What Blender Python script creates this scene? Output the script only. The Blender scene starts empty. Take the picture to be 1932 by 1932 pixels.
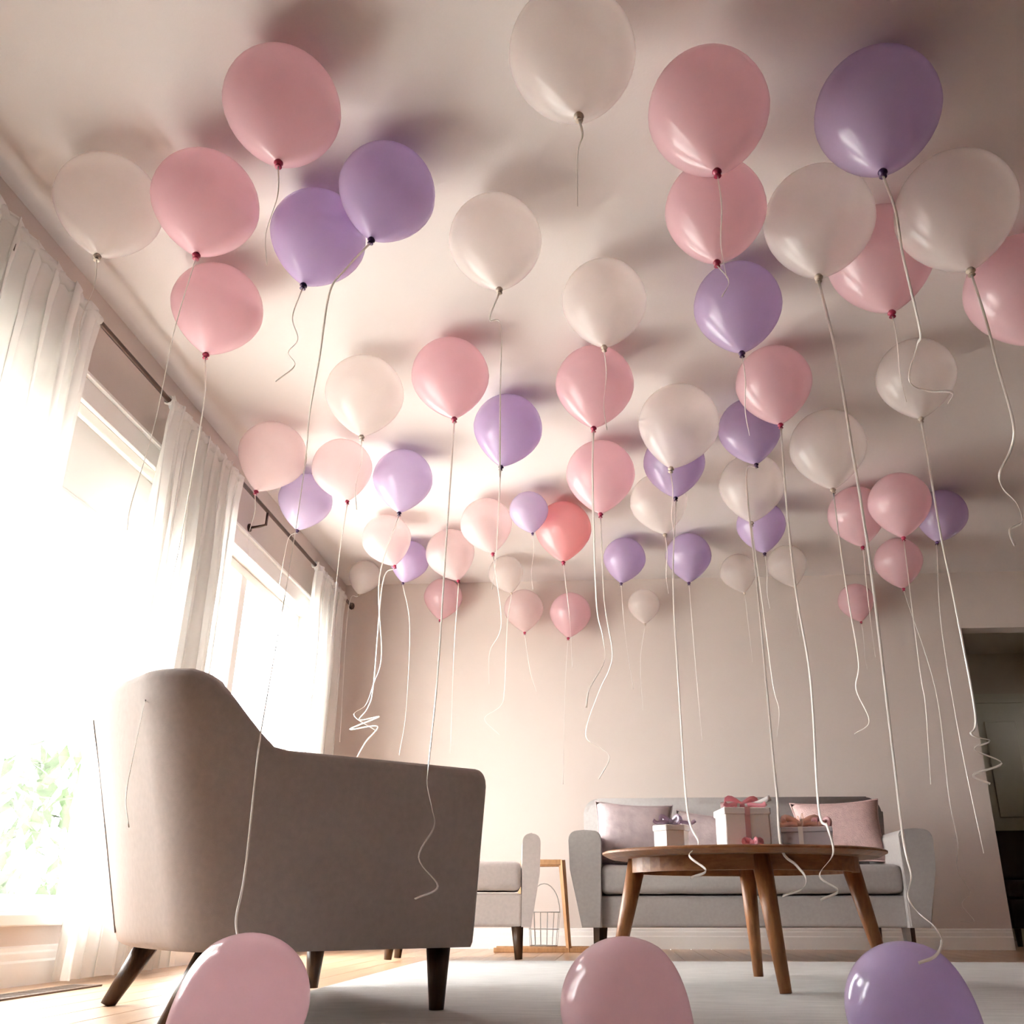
import bpy, bmesh, math, random
from mathutils import Vector, Matrix
random.seed(7)
D = bpy.data
SC = bpy.context.scene
COL = SC.collection
PI = math.pi

# ------------------------------------------------------------------ camera
FPX, U0, V0, CAMZ = 1680.0, 1060.0, 1060.0, 0.25
PITCH = math.atan(655 / FPX)
YAW = math.atan(110 / 1803)
cam = D.cameras.new('camera')
cam.sensor_width = 36.0
cam.lens = FPX / 1932 * 36.0
cam.shift_x = (966 - U0) / 1932
cam.shift_y = (V0 - 966) / 1932
cam.clip_start = 0.02
camo = D.objects.new('camera', cam)
COL.objects.link(camo)
camo.location = (0, 0, CAMZ)
camo.rotation_euler = (PI / 2 + PITCH, 0, YAW)
SC.camera = camo

# ------------------------------------------------------------------ world, light, exposure
SKY = 15.0
w = D.worlds.new('world')
SC.world = w
w.use_nodes = True
w.node_tree.nodes['Background'].inputs[0].default_value = (1.0, 0.972, 0.985, 1)
w.node_tree.nodes['Background'].inputs[1].default_value = SKY
SC.view_settings.view_transform = 'Standard'
SC.view_settings.look = 'None'
SC.view_settings.gamma = 1
SC.view_settings.use_curve_mapping = False
SC.view_settings.exposure = 1.06
SC.cycles.use_denoising = True
SC.cycles.max_bounces = 8
SC.cycles.diffuse_bounces = 6
SC.cycles.transparent_max_bounces = 10
SC.cycles.transmission_bounces = 4
SC.cycles.glossy_bounces = 3
SC.cycles.caustics_reflective = False
SC.cycles.caustics_refractive = False
SC.cycles.use_adaptive_sampling = True
SC.cycles.adaptive_threshold = 0.08

# ------------------------------------------------------------------ room measures
XL, XR, YB, YF, H = -2.1, 5.2, 6.5, -2.6, 2.63
HEAD, SILL = 2.13, 0.24            # window opening
WIN = [(1.92, 3.72), (4.18, 5.75)]   # y ranges of the windows in the left wall
WT = 0.18                          # wall thickness

cp, sp = math.cos(PITCH), math.sin(PITCH)
cy_, sy_ = math.cos(YAW), math.sin(YAW)


def ray(u, v):
    a, b = (u - U0) / FPX, -(v - V0) / FPX
    fw = cp - b * sp
    return Vector((a * cy_ - fw * sy_, a * sy_ + fw * cy_, sp + b * cp))


def on_plane(u, v, x=None, y=None, z=None):
    r = ray(u, v)
    t = x / r.x if x is not None else y / r.y if y is not None else (z - CAMZ) / r.z
    return Vector((0, 0, CAMZ)) + r * t


def at_dist(u, v, d):
    """world point on the sight line of a pixel, d metres ahead measured along the floor"""
    r = ray(u, v)
    fw = -r.x * sy_ + r.y * cy_
    return Vector((0, 0, CAMZ)) + r * (d / fw)


def cw(lat, d):
    return Vector((lat * cy_ - d * sy_, lat * sy_ + d * cy_, 0))


def project(p):
    q = p - Vector((0, 0, CAMZ))
    lat = q.x * cy_ + q.y * sy_
    fw = -q.x * sy_ + q.y * cy_
    dep = fw * cp + q.z * sp
    up = -fw * sp + q.z * cp
    return U0 + FPX * lat / dep, V0 - FPX * up / dep, dep


# ------------------------------------------------------------------ materials
def lin(c):
    return tuple((x / 12.92 if x <= 0.04045 else ((x + 0.055) / 1.055) ** 2.4) for x in c)


def mat(name, col, rough=0.6, spec=0.4, var=0.06, scale=8.0, bump=0.0, bscale=80.0, stretch=(1, 1, 1), coat=0.0, metal=0.0, sheen=0.0):
    m = D.materials.new(name)
    m.use_nodes = True
    nt = m.node_tree
    N, L = nt.nodes, nt.links
    b = N['Principled BSDF']
    b.inputs['Roughness'].default_value = rough
    b.inputs['Specular IOR Level'].default_value = spec
    b.inputs['Coat Weight'].default_value = coat
    b.inputs['Metallic'].default_value = metal
    b.inputs['Sheen Weight'].default_value = sheen
    tc = N.new('ShaderNodeTexCoord')
    mp = N.new('ShaderNodeMapping')
    mp.inputs['Scale'].default_value = stretch
    L.new(tc.outputs['Object'], mp.inputs[0])
    ns = N.new('ShaderNodeTexNoise')
    ns.inputs['Scale'].default_value = scale
    ns.inputs['Detail'].default_value = 6
    L.new(mp.outputs[0], ns.inputs['Vector'])
    rp = N.new('ShaderNodeValToRGB')
    rp.color_ramp.elements[0].position = 0.3
    rp.color_ramp.elements[1].position = 0.7
    rp.color_ramp.elements[0].color = (*[max(0, c * (1 - var)) for c in col], 1)
    rp.color_ramp.elements[1].color = (*[min(1, c * (1 + var)) for c in col], 1)
    L.new(ns.outputs['Fac'], rp.inputs[0])
    L.new(rp.outputs[0], b.inputs['Base Color'])
    if bump:
        n2 = N.new('ShaderNodeTexNoise')
        n2.inputs['Scale'].default_value = bscale
        n2.inputs['Detail'].default_value = 3
        L.new(mp.outputs[0], n2.inputs['Vector'])
        bp = N.new('ShaderNodeBump')
        bp.inputs['Strength'].default_value = bump
        bp.inputs['Distance'].default_value = 0.01
        L.new(n2.outputs['Fac'], bp.inputs['Height'])
        L.new(bp.outputs[0], b.inputs['Normal'])
    return m


def latex(name, col, trans=0.45, clear=0.0, rough=0.22, coat=0.7):
    """thin rubber skin: diffuse + translucent, glossy on top, a little see-through for the pale ones"""
    m = D.materials.new(name)
    m.use_nodes = True
    nt = m.node_tree
    N, L = nt.nodes, nt.links
    b = N['Principled BSDF']
    out = N['Material Output']
    b.inputs['Roughness'].default_value = rough
    b.inputs['Specular IOR Level'].default_value = 0.5
    b.inputs['Coat Weight'].default_value = coat
    b.inputs['Coat Roughness'].default_value = 0.12
    tc = N.new('ShaderNodeTexCoord')
    ns = N.new('ShaderNodeTexNoise')
    ns.inputs['Scale'].default_value = 3
    L.new(tc.outputs['Object'], ns.inputs['Vector'])
    rp = N.new('ShaderNodeValToRGB')
    rp.color_ramp.elements[0].color = (*[c * 0.97 for c in col], 1)
    rp.color_ramp.elements[1].color = (*[min(1, c * 1.03) for c in col], 1)
    L.new(ns.outputs['Fac'], rp.inputs[0])
    L.new(rp.outputs[0], b.inputs['Base Color'])
    tr = N.new('ShaderNodeBsdfTranslucent')
    L.new(rp.outputs[0], tr.inputs[0])
    mx = N.new('ShaderNodeMixShader')
    mx.inputs[0].default_value = trans
    L.new(b.outputs[0], mx.inputs[1])
    L.new(tr.outputs[0], mx.inputs[2])
    last = mx
    if clear:
        tp = N.new('ShaderNodeBsdfTransparent')
        tp.inputs[0].default_value = (*col, 1)
        m2 = N.new('ShaderNodeMixShader')
        m2.inputs[0].default_value = clear
        L.new(mx.outputs[0], m2.inputs[1])
        L.new(tp.outputs[0], m2.inputs[2])
        last = m2
    L.new(last.outputs[0], out.inputs[0])
    return m


def sheer(name, col, clear=0.4, trans=0.5):
    m = latex(name, col, trans, clear, 0.9, 0.0)
    m.node_tree.nodes['Principled BSDF'].inputs['Specular IOR Level'].default_value = 0.1
    return m


def glass(name):
    m = D.materials.new(name)
    m.use_nodes = True
    N, L = m.node_tree.nodes, m.node_tree.links
    out = N['Material Output']
    N.remove(N['Principled BSDF'])
    tp = N.new('ShaderNodeBsdfTransparent')
    tp.inputs[0].default_value = (0.97, 0.985, 0.975, 1)
    gl = N.new('ShaderNodeBsdfGlossy')
    gl.inputs['Roughness'].default_value = 0.02
    mx = N.new('ShaderNodeMixShader')
    mx.inputs[0].default_value = 0.05
    L.new(tp.outputs[0], mx.inputs[1])
    L.new(gl.outputs[0], mx.inputs[2])
    L.new(mx.outputs[0], out.inputs[0])
    return m


def wood(name, c1, c2, rough=0.4, scale=6, stretch=(1, 12, 12), coat=0.0):
    m = mat(name, c1, rough, 0.4, 0, scale, 0.12, 30, stretch, coat)
    rp = [n for n in m.node_tree.nodes if n.type == 'VALTORGB'][0]
    rp.color_ramp.elements[0].color = (*c1, 1)
    rp.color_ramp.elements[1].color = (*c2, 1)
    return m


M = {
    'wall': mat('warm beige wall paint', (0.63, 0.56, 0.515), 0.8, 0.2, 0.015, 3, 0.05, 120),
    'ceiling': mat('matt off white ceiling paint', (0.67, 0.625, 0.605), 0.9, 0.1, 0.012, 2, 0.04, 150),
    'darkwall': mat('brown wall paint', (0.24, 0.18, 0.14), 0.8, 0.2, 0.02, 3),
    'trim': mat('white painted trim', (0.84, 0.83, 0.80), 0.4, 0.4, 0.01),
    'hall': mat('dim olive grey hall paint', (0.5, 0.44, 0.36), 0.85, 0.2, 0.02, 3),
    'halldoor': mat('grey green painted door', (0.52, 0.5, 0.4), 0.6, 0.3, 0.02, 3),
    'plank': wood('honey oak floor', (0.47, 0.29, 0.175), (0.58, 0.38, 0.24), 0.28, 2.5, (9, 0.7, 4), 0.15),
    'subfloor': mat('dark subfloor', (0.20, 0.12, 0.07), 0.8),
    'fabric': mat('taupe grey woven upholstery', (0.45, 0.395, 0.365), 0.9, 0.15, 0.05, 60, 0.25, 900, sheen=0.15),
    'sofafab': mat('mid grey woven upholstery', (0.33, 0.305, 0.29), 0.9, 0.15, 0.05, 60, 0.25, 900, sheen=0.15),
    'seam': mat('darker grey seam cord', (0.25, 0.225, 0.21), 0.9, 0.1),
    'darkwood': wood('dark espresso wood', (0.035, 0.017, 0.008), (0.07, 0.033, 0.014), 0.35, 8, (8, 8, 1)),
    'walnut': wood('walnut wood', (0.20, 0.078, 0.026), (0.34, 0.145, 0.055), 0.35, 5, (2, 14, 14)),
    'walnutleg': wood('walnut leg wood', (0.20, 0.078, 0.026), (0.34, 0.145, 0.055), 0.35, 5, (14, 14, 2)),
    'oakframe': wood('light brown oak', (0.36, 0.19, 0.09), (0.48, 0.27, 0.13), 0.45, 6, (10, 10, 2)),
    'metal': mat('dark bronze metal', (0.10, 0.065, 0.05), 0.4, 0.5, 0.03, metal=0.6),
    'wire': mat('grey wire', (0.45, 0.44, 0.42), 0.4, 0.5, 0.02, metal=0.5),
    'black': mat('black leather', (0.012, 0.011, 0.010), 0.5, 0.4, 0.1),
    'curtain': sheer('sheer white voile', (0.93, 0.925, 0.91), 0.12, 0.36),
    'shade': sheer('white roller shade cloth', (0.93, 0.92, 0.89), 0.0, 0.08),
    'glass': glass('window glass'),
    'pink': latex('pink latex', (0.885, 0.665, 0.705), 0.55, 0.16),
    'palepink': latex('pink latex washed by glare', (0.91, 0.80, 0.80), 0.5, 0.42),  # pink made paler and clearer to stand for window glare
    'purple': latex('lilac purple latex', (0.67, 0.555, 0.765), 0.5, 0.14),
    'coral': latex('coral pink latex', (0.92, 0.54, 0.55), 0.55, 0.08),
    'palepurple': latex('lilac latex washed by glare', (0.72, 0.63, 0.80), 0.45, 0.2),  # window glare put into the lilac as a paler tone
    'white': latex('pearl white latex', (0.92, 0.88, 0.86), 0.45, 0.5),
    'pinkfloor': latex('soft pink latex', (0.90, 0.71, 0.75), 0.62, 0.08, 0.16),
    'purplefloor': latex('lavender latex', (0.68, 0.58, 0.80), 0.58, 0.03, 0.16),
    'pinkknot': mat('deep pink knotted latex', (0.36, 0.02, 0.07), 0.35, 0.5),
    'purpleknot': mat('deep violet knotted latex', (0.05, 0.015, 0.08), 0.35, 0.5),
    'whiteknot': mat('cream knotted latex', (0.48, 0.40, 0.32), 0.35, 0.5),
    'ribbon': latex('white satin ribbon', (0.90, 0.86, 0.82), 0.35, 0, 0.25),
    'pillowpink': mat('dusty pink knitted cotton', (0.58, 0.41, 0.39), 0.95, 0.1, 0.08, 40, 0.5, 160),
    'pillowgrey': mat('grey mauve crushed velvet', (0.46, 0.38, 0.38), 0.85, 0.2, 0.14, 14, 0.4, 30),
    'giftwhite': mat('white gift paper', (0.93, 0.91, 0.90), 0.45, 0.4, 0.02),
    'giftgrey': mat('pale grey lilac gift paper', (0.62, 0.60, 0.68), 0.5, 0.4, 0.03),
    'giftshade': mat('taupe shade on gift side', (0.33, 0.25, 0.21), 0.6, 0.3, 0.03),  # stands in for shade on the gift sides
    'bowpink': latex('pink satin ribbon', (0.86, 0.36, 0.42), 0.25, 0, 0.25),
    'bowrose': latex('pale rose satin ribbon', (0.80, 0.45, 0.48), 0.25, 0, 0.25),
    'bowlilac': latex('lilac satin ribbon', (0.52, 0.40, 0.52), 0.25, 0, 0.25),
    'bowpeach': latex('peach satin ribbon', (0.90, 0.58, 0.46), 0.25, 0, 0.25),
    'leaf': mat('pale green leaves', (0.045, 0.075, 0.03), 0.7, 0.2, 0.3, 5),
    'bark': mat('grey brown bark', (0.22, 0.17, 0.13), 0.9, 0.1, 0.2, 6),
    'patio': mat('pale stone patio', (0.62, 0.61, 0.57), 0.8, 0.2, 0.05, 3),
    'vent': mat('brown metal floor register', (0.13, 0.085, 0.055), 0.45, 0.5, 0.05),
    'slot': mat('dark register slot', (0.02, 0.015, 0.012), 0.8),
}


def rug_mat():
    m = mat('pale grey wool rug', (0.60, 0.585, 0.56), 0.95, 0.05, 0.10, 7, 0.6, 260, (1, 5, 1), sheen=0.1)
    return m


M['rug'] = rug_mat()


# ------------------------------------------------------------------ mesh helpers
def tag(o, label=None, cat=None, group=None, kind=None):
    if label:
        o['label'] = label
    if cat:
        o['category'] = cat
    if group:
        o['group'] = group
    if kind:
        o['kind'] = kind
    return o


def obj(name, bm, m, parent=None, smooth=False, loc=None, rotz=None):
    bmesh.ops.recalc_face_normals(bm, faces=bm.faces[:])
    me = D.meshes.new(name)
    bm.to_mesh(me)
    bm.free()
    if smooth:
        for p in me.polygons:
            p.use_smooth = True
        if smooth == 2:
            me.set_sharp_from_angle(angle=math.radians(40))
    me.materials.append(M[m] if isinstance(m, str) else m)
    o = D.objects.new(name, me)
    COL.objects.link(o)
    if parent:
        o.parent = parent
    if loc is not None:
        o.location = loc
    if rotz is not None:
        o.rotation_euler = (0, 0, rotz)
    return o


def empty(name, loc, rotz=0.0):
    o = D.objects.new(name, None)
    COL.objects.link(o)
    o.empty_display_size = 0.05
    o.location = loc
    o.rotation_euler = (0, 0, rotz)
    return o


def box(bm, a, b, bevel=0.0, seg=2):
    r = bmesh.ops.create_cube(bm, size=1.0)
    vs = r['verts']
    for v in vs:
        v.co = Vector([(a[i] + b[i]) / 2 + v.co[i] * (b[i] - a[i]) for i in range(3)])
    if bevel:
        es = list({e for v in vs for e in v.link_edges})
        bmesh.ops.bevel(bm, geom=es, offset=bevel, segments=seg, profile=0.5, affect='EDGES')
    return bm


def bx(a, b, bevel=0.0, seg=2):
    return box(bmesh.new(), a, b, bevel, seg)


def cone(bm, p0, p1, r0, r1, n=12):
    p0, p1 = Vector(p0), Vector(p1)
    d = (p1 - p0).normalized()
    s = d.cross(Vector((0, 0, 1)) if abs(d.z) < 0.9 else Vector((1, 0, 0))).normalized()
    t = d.cross(s)
    A, B = [], []
    for i in range(n):
        a = 2 * PI * i / n
        o = s * math.cos(a) + t * math.sin(a)
        A.append(bm.verts.new(p0 + o * r0))
        B.append(bm.verts.new(p1 + o * r1))
    for i in range(n):
        j = (i + 1) % n
        bm.faces.new((A[i], A[j], B[j], B[i]))
    bm.faces.new(A[::-1])
    bm.faces.new(B)
    return bm


def cn(p0, p1, r0, r1, n=12):
    return cone(bmesh.new(), p0, p1, r0, r1, n)


def lathe(prof, n=32):
    bm = bmesh.new()
    rings = []
    for r, z in prof:
        if r < 1e-6:
            rings.append([bm.verts.new((0, 0, z))])
        else:
            rings.append([bm.verts.new((r * math.cos(2 * PI * i / n), r * math.sin(2 * PI * i / n), z)) for i in range(n)])
    for A, B in zip(rings, rings[1:]):
        for i in range(n):
            j = (i + 1) % n
            if len(A) == 1 and len(B) > 1:
                bm.faces.new((A[0], B[i], B[j]))
            elif len(B) == 1 and len(A) > 1:
                bm.faces.new((A[i], A[j], B[0]))
            elif len(A) > 1:
                bm.faces.new((A[i], A[j], B[j], B[i]))
    return bm


def catmull(P, k=8):
    P = [Vector(p) for p in P]
    if len(P) < 3:
        return [P[0].lerp(P[-1], i / k) for i in range(k + 1)]
    out = []
    Q = [P[0] * 2 - P[1]] + P + [P[-1] * 2 - P[-2]]
    for i in range(1, len(Q) - 2):
        a, b, c, d = Q[i - 1:i + 3]
        for j in range(k):
            t = j / k
            out.append(0.5 * ((2 * b) + (c - a) * t + (2 * a - 5 * b + 4 * c - d) * t * t + (3 * b - a - 3 * c + d) * t ** 3))
    out.append(P[-1])
    return out


def strip(bm, pts, wid, thick, twist=0.0, up=Vector((0, 1, 0)), closed=False):
    """flat band with a rectangular cross-section swept along pts"""
    n = len(pts)
    rings = []
    prev = None
    for i, p in enumerate(pts):
        a = pts[(i - 1) % n] if (closed or i > 0) else p
        b = pts[(i + 1) % n] if (closed or i < n - 1) else p
        t = (b - a)
        t = t.normalized() if t.length > 1e-9 else Vector((0, 0, 1))
        if prev is None:
            s = t.cross(up)
            if s.length < 1e-4:
                s = t.cross(Vector((1, 0, 0)))
            s.normalize()
        else:
            s = (prev - t * prev.dot(t))
            s = s.normalized() if s.length > 1e-6 else t.orthogonal().normalized()
        prev = s
        s2 = s
        if twist:
            s2 = Matrix.Rotation(twist * i / n, 3, t) @ s
        nn = t.cross(s2)
        wd_ = wid[i] if isinstance(wid, list) else wid
        rings.append([bm.verts.new(p + s2 * (wd_ / 2 * x) + nn * (thick / 2 * y)) for x, y in ((-1, -1), (1, -1), (1, 1), (-1, 1))])
    m = n if closed else n - 1
    for i in range(m):
        A, B = rings[i], rings[(i + 1) % n]
        for k in range(4):
            j = (k + 1) % 4
            bm.faces.new((A[k], A[j], B[j], B[k]))
    if not closed:
        bm.faces.new(rings[0][::-1])
        bm.faces.new(rings[-1])
    return bm


def tube(bm, pts, r, n=8):
    rings = []
    prev = None
    N = len(pts)
    for i, p in enumerate(pts):
        t = (pts[min(i + 1, N - 1)] - pts[max(i - 1, 0)]).normalized()
        s = t.orthogonal().normalized() if prev is None else (prev - t * prev.dot(t)).normalized()
        prev = s
        q = t.cross(s)
        rings.append([bm.verts.new(p + (s * math.cos(2 * PI * k / n) + q * math.sin(2 * PI * k / n)) * r) for k in range(n)])
    for A, B in zip(rings, rings[1:]):
        for k in range(n):
            j = (k + 1) % n
            bm.faces.new((A[k], A[j], B[j], B[k]))
    bm.faces.new(rings[0][::-1])
    bm.faces.new(rings[-1])
    return bm


def prism(bm, poly, axis, a, b):
    """extrude a 2-D polygon along an axis between a and b"""
    def mk(p, h):
        return {'x': (h, p[0], p[1]), 'y': (p[0], h, p[1]), 'z': (p[0], p[1], h)}[axis]
    A = [bm.verts.new(mk(p, a)) for p in poly]
    B = [bm.verts.new(mk(p, b)) for p in poly]
    n = len(poly)
    for i in range(n):
        j = (i + 1) % n
        bm.faces.new((A[i], A[j], B[j], B[i]))
    bm.faces.new(A[::-1])
    bm.faces.new(B)
    return bm


def structure(name, bm, m, label=None, parent=None):
    o = obj(name, bm, m, parent)
    if parent is None:
        tag(o, label, None, None, 'structure')
    return o


# ------------------------------------------------------------------ room shell
fl = structure('floor', bx((XL, YF, -0.12), (XR, YB, -0.012)), 'subfloor', 'honey oak plank floor of the living room')
PW = 0.135
pm = {}
for i, x in enumerate([XL + PW * k for k in range(int((3.9 - XL) / PW))]):
    y = 0.9 + random.uniform(-1.3, 0)
    while y < YB:
        ln = 1.9
        y1 = min(y + ln, YB)
        y0 = max(y, 0.3)
        key = round(y1 - y0, 2)
        if key > 0.05:
            if key not in pm:
                b = bx((0.0012, 0.001, -0.012), (PW - 0.0012, key - 0.001, 0.0), 0.0012, 1)
                o = obj('plank', b, 'plank', fl)
                pm[key] = o.data
            else:
                o = D.objects.new('plank', pm[key])
                COL.objects.link(o)
                o.parent = fl
            o.location = (x, y0, 0)
        y += ln
bmr = bmesh.new()
box(bmr, (XL, YF, -0.012), (XR, 0.3, -0.0))
box(bmr, (XL + PW * int((3.9 - XL) / PW), 0.3, -0.012), (XR, YB, 0.0))
structure('floor_near', bmr, 'plank', 'oak floor behind the viewpoint')

structure('ceiling', bx((XL - WT, YF - WT, H), (XR + WT, YB + WT, H + 0.15)), 'ceiling', 'plain off white ceiling')
# left wall with three window openings
bm = bmesh.new()
ys = sorted([w_ for w_ in WIN])
cur = YF
for a, b in ys:
    box(bm, (XL - WT, cur, 0), (XL, a, H))
    box(bm, (XL - WT, a, 0), (XL, b, SILL))
    box(bm, (XL - WT, a, HEAD), (XL, b, H))
    cur = b
box(bm, (XL - WT, cur, 0), (XL, YB, H))
structure('wall_left', bm, 'wall', 'beige wall with tall curtained windows')
# back wall with the hall opening
OX, OZ, OX2 = 2.57, 2.19, 3.55
bm = bmesh.new()
box(bm, (XL - WT, YB, 0), (OX, YB + 0.14, H))
box(bm, (OX2, YB, 0), (XR + WT, YB + 0.14, H))
box(bm, (OX, YB, OZ), (OX2, YB + 0.14, H))
structure('wall_back', bm, 'wall', 'plain beige wall behind the sofa')
structure('wall_right', bx((XR, YF, 0), (XR + WT, YB, H)), 'darkwall', 'brown wall out of view')  # unseen wall, dark tone chosen to dim the ceiling
structure('wall_front', bx((XL - WT, YF - WT, 0), (XR + WT, YF, H)), 'trim', 'wall behind the viewpoint, white to bounce light')  # unseen wall, white tone chosen to bounce fill light


def baseboard(name, a, b, side):
    bm = bmesh.new()
    prof = [(0, 0), (0.016, 0), (0.016, 0.075), (0.011, 0.083), (0.011, 0.105), (0.007, 0.112), (0.007, 0.125), (0, 0.13)]
    if side == 'x':     # along y on the left wall
        prism(bm, [(XL + p[0], p[1]) for p in prof], 'y', a, b)
    else:
        bm2 = [(YB - p[0], p[1]) for p in prof]
        prism(bm, bm2, 'x', a, b)
    return structure(name, bm, 'trim', 'white moulded baseboard along the wall')


baseboard('baseboard_left', 0.95, YB - 0.02, 'x')
baseboard('baseboard_back', XL + 0.02, OX - 0.005, 'y')

# hall beyond the opening
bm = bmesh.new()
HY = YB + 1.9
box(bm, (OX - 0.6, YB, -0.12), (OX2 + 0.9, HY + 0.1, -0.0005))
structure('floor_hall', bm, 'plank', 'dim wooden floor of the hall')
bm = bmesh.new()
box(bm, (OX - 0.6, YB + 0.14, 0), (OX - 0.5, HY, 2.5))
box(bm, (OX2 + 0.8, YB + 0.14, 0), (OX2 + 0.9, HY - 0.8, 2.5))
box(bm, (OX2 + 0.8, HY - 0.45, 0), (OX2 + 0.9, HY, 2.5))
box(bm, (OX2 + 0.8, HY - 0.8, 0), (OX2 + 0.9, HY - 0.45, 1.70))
box(bm, (OX2 + 0.8, HY - 0.8, 1.8), (OX2 + 0.9, HY - 0.45, 2.5))      # unseen opening below, added to let daylight brighten the hall
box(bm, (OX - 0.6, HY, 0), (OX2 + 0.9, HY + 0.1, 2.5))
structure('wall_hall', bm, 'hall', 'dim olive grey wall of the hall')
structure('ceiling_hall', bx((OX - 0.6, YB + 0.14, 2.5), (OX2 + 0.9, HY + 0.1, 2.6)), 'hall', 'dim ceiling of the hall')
# door at the end of the hall
DX0 = OX + 0.32
d1 = structure('door_1', bx((DX0, HY - 0.045, 0.005), (DX0 + 0.85, HY - 0.005, 2.02), 0.004, 1), 'halldoor', 'grey green panelled door at the end of the hall')
for px0, px1 in ((0.1, 0.38), (0.47, 0.75)):
    for z0, z1 in ((0.2, 0.85), (1.0, 1.85)):
        obj('door_panel', bx((DX0 + px0, HY - 0.055, z0), (DX0 + px1, HY - 0.044, z1), 0.006, 1), 'halldoor', d1)
obj('door_handle', cn((DX0 + 0.07, HY - 0.06, 0.98), (DX0 + 0.07, HY - 0.11, 0.98), 0.022, 0.026, 14), 'metal', d1, True)
tr = bmesh.new()
box(tr, (DX0 - 0.09, HY - 0.03, 0), (DX0 - 0.003, HY, 2.11))
box(tr, (DX0 + 0.853, HY - 0.03, 0), (DX0 + 0.94, HY, 2.11))
box(tr, (DX0 - 0.003, HY - 0.03, 2.025), (DX0 + 0.853, HY, 2.11))
structure('trim_2', tr, 'halldoor', 'door casing at the end of the hall')

# ------------------------------------------------------------------ windows


def window(idx, y0, y1, label, shade_to=None):
    x0 = XL - 0.10
    o = empty('window_%d' % idx, (x0, (y0 + y1) / 2, SILL))
    tag(o, label, None, None, 'structure')
    ox, oy, oz = x0, (y0 + y1) / 2, SILL

    def part(name, boxes, m, bev=0.004):
        b = bmesh.new()
        for a_, c_ in boxes:
            box(b, (a_[0] - ox, a_[1] - oy, a_[2] - oz), (c_[0] - ox, c_[1] - oy, c_[2] - oz), bev, 1)
        return obj(name, b, m, o)
    # inner casing on the wall
    part('window_casing', [((XL, y0 - 0.09, HEAD), (XL + 0.022, y1 + 0.09, HEAD + 0.10))], 'trim')
    part('window_casing', [((XL, y0 - 0.09, SILL - 0.02), (XL + 0.02, y0, HEAD))], 'trim')
    part('window_casing', [((XL, y1, SILL - 0.02), (XL + 0.02, y1 + 0.09, HEAD))], 'trim')
    part('head_moulding', [((XL, y0 - 0.11, HEAD + 0.10), (XL + 0.035, y1 + 0.11, HEAD + 0.12))], 'trim')
    part('window_sill', [((XL - 0.12, y0 - 0.11, SILL - 0.045), (XL + 0.05, y1 + 0.11, SILL - 0.005))], 'trim')
    # sash frame
    part('sash_frame', [((x0 - 0.03, y0, SILL), (x0 + 0.03, y1, SILL + 0.06)), ((x0 - 0.03, y0, HEAD - 0.06), (x0 + 0.03, y1, HEAD)),
                        ((x0 - 0.03, y0, SILL + 0.06), (x0 + 0.03, y0 + 0.05, HEAD - 0.06)), ((x0 - 0.03, y1 - 0.05, SILL + 0.06), (x0 + 0.03, y1, HEAD - 0.06))], 'trim')
    ym = (y0 + y1) / 2 if idx != 2 else 4.79
    part('mullion', [((x0 - 0.035, ym - 0.04, SILL + 0.06), (x0 + 0.04, ym + 0.04, HEAD - 0.06))], 'trim')
    for a_, b_ in ((y0 + 0.05, ym - 0.04), (ym + 0.04, y1 - 0.05)):
        part('pane', [((x0 - 0.003, a_, SILL + 0.06), (x0 + 0.003, b_, HEAD - 0.06))], 'glass', 0)
        if shade_to:
            part('roller_shade', [((x0 + 0.045, a_ - 0.02, shade_to), (x0 + 0.047, b_ + 0.02, HEAD - 0.02))], 'shade', 0)
            part('shade_hem', [((x0 + 0.041, a_ - 0.02, shade_to - 0.02), (x0 + 0.051, b_ + 0.02, shade_to))], 'shade', 0.003)
    return o


window(1, *WIN[0], 'tall white window between the two nearer sheer curtains', 1.80)
window(2, *WIN[1], 'tall white window beyond the middle curtain, with grey centre post')

# ------------------------------------------------------------------ outside
structure('ground_outside', bx((-40, -30, -0.35), (XL - WT, 40, -0.25)), 'patio', 'pale ground outside the windows')


def shrub(name, loc, r, h, label, n=420):
    o = empty(name, loc)
    tag(o, label, 'shrub')
    obj('stem', cn((0, 0, 0), (0, 0, h * 0.6), 0.05, 0.03, 8), 'bark', o)
    b = bmesh.new()
    rnd = random.Random(hash(label) % 999 if False else len(label))
    for k in range(n):
        a = rnd.uniform(0, 2 * PI)
        ph = math.acos(rnd.uniform(-1, 1))
        q = rnd.uniform(0.6, 1.0)
        c = Vector((r * q * math.sin(ph) * math.cos(a), r * q * math.sin(ph) * math.sin(a), h * 0.55 + h * 0.45 * q * math.cos(ph)))
        R_ = Matrix.Rotation(rnd.uniform(0, 6.28), 3, 'Z') @ Matrix.Rotation(rnd.uniform(0, 3.1), 3, 'X')
        s = rnd.uniform(0.10, 0.2)
        vs = [b.verts.new(c + R_ @ Vector(p)) for p in ((-s * .4, 0, 0), (0, -s, 0.02), (s * .4, 0, 0), (0, s, 0.02))]
        b.faces.new(vs)
    f = obj('foliage', b, 'leaf', o)
    f['kind'] = 'stuff'
    return o


q_ = on_plane(35, 1600, x=-6.0)
shrub('garden_shrub', (q_.x, q_.y, -0.25), 1.05, 2.1, 'leafy pale green shrub seen through the nearest window')

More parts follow.
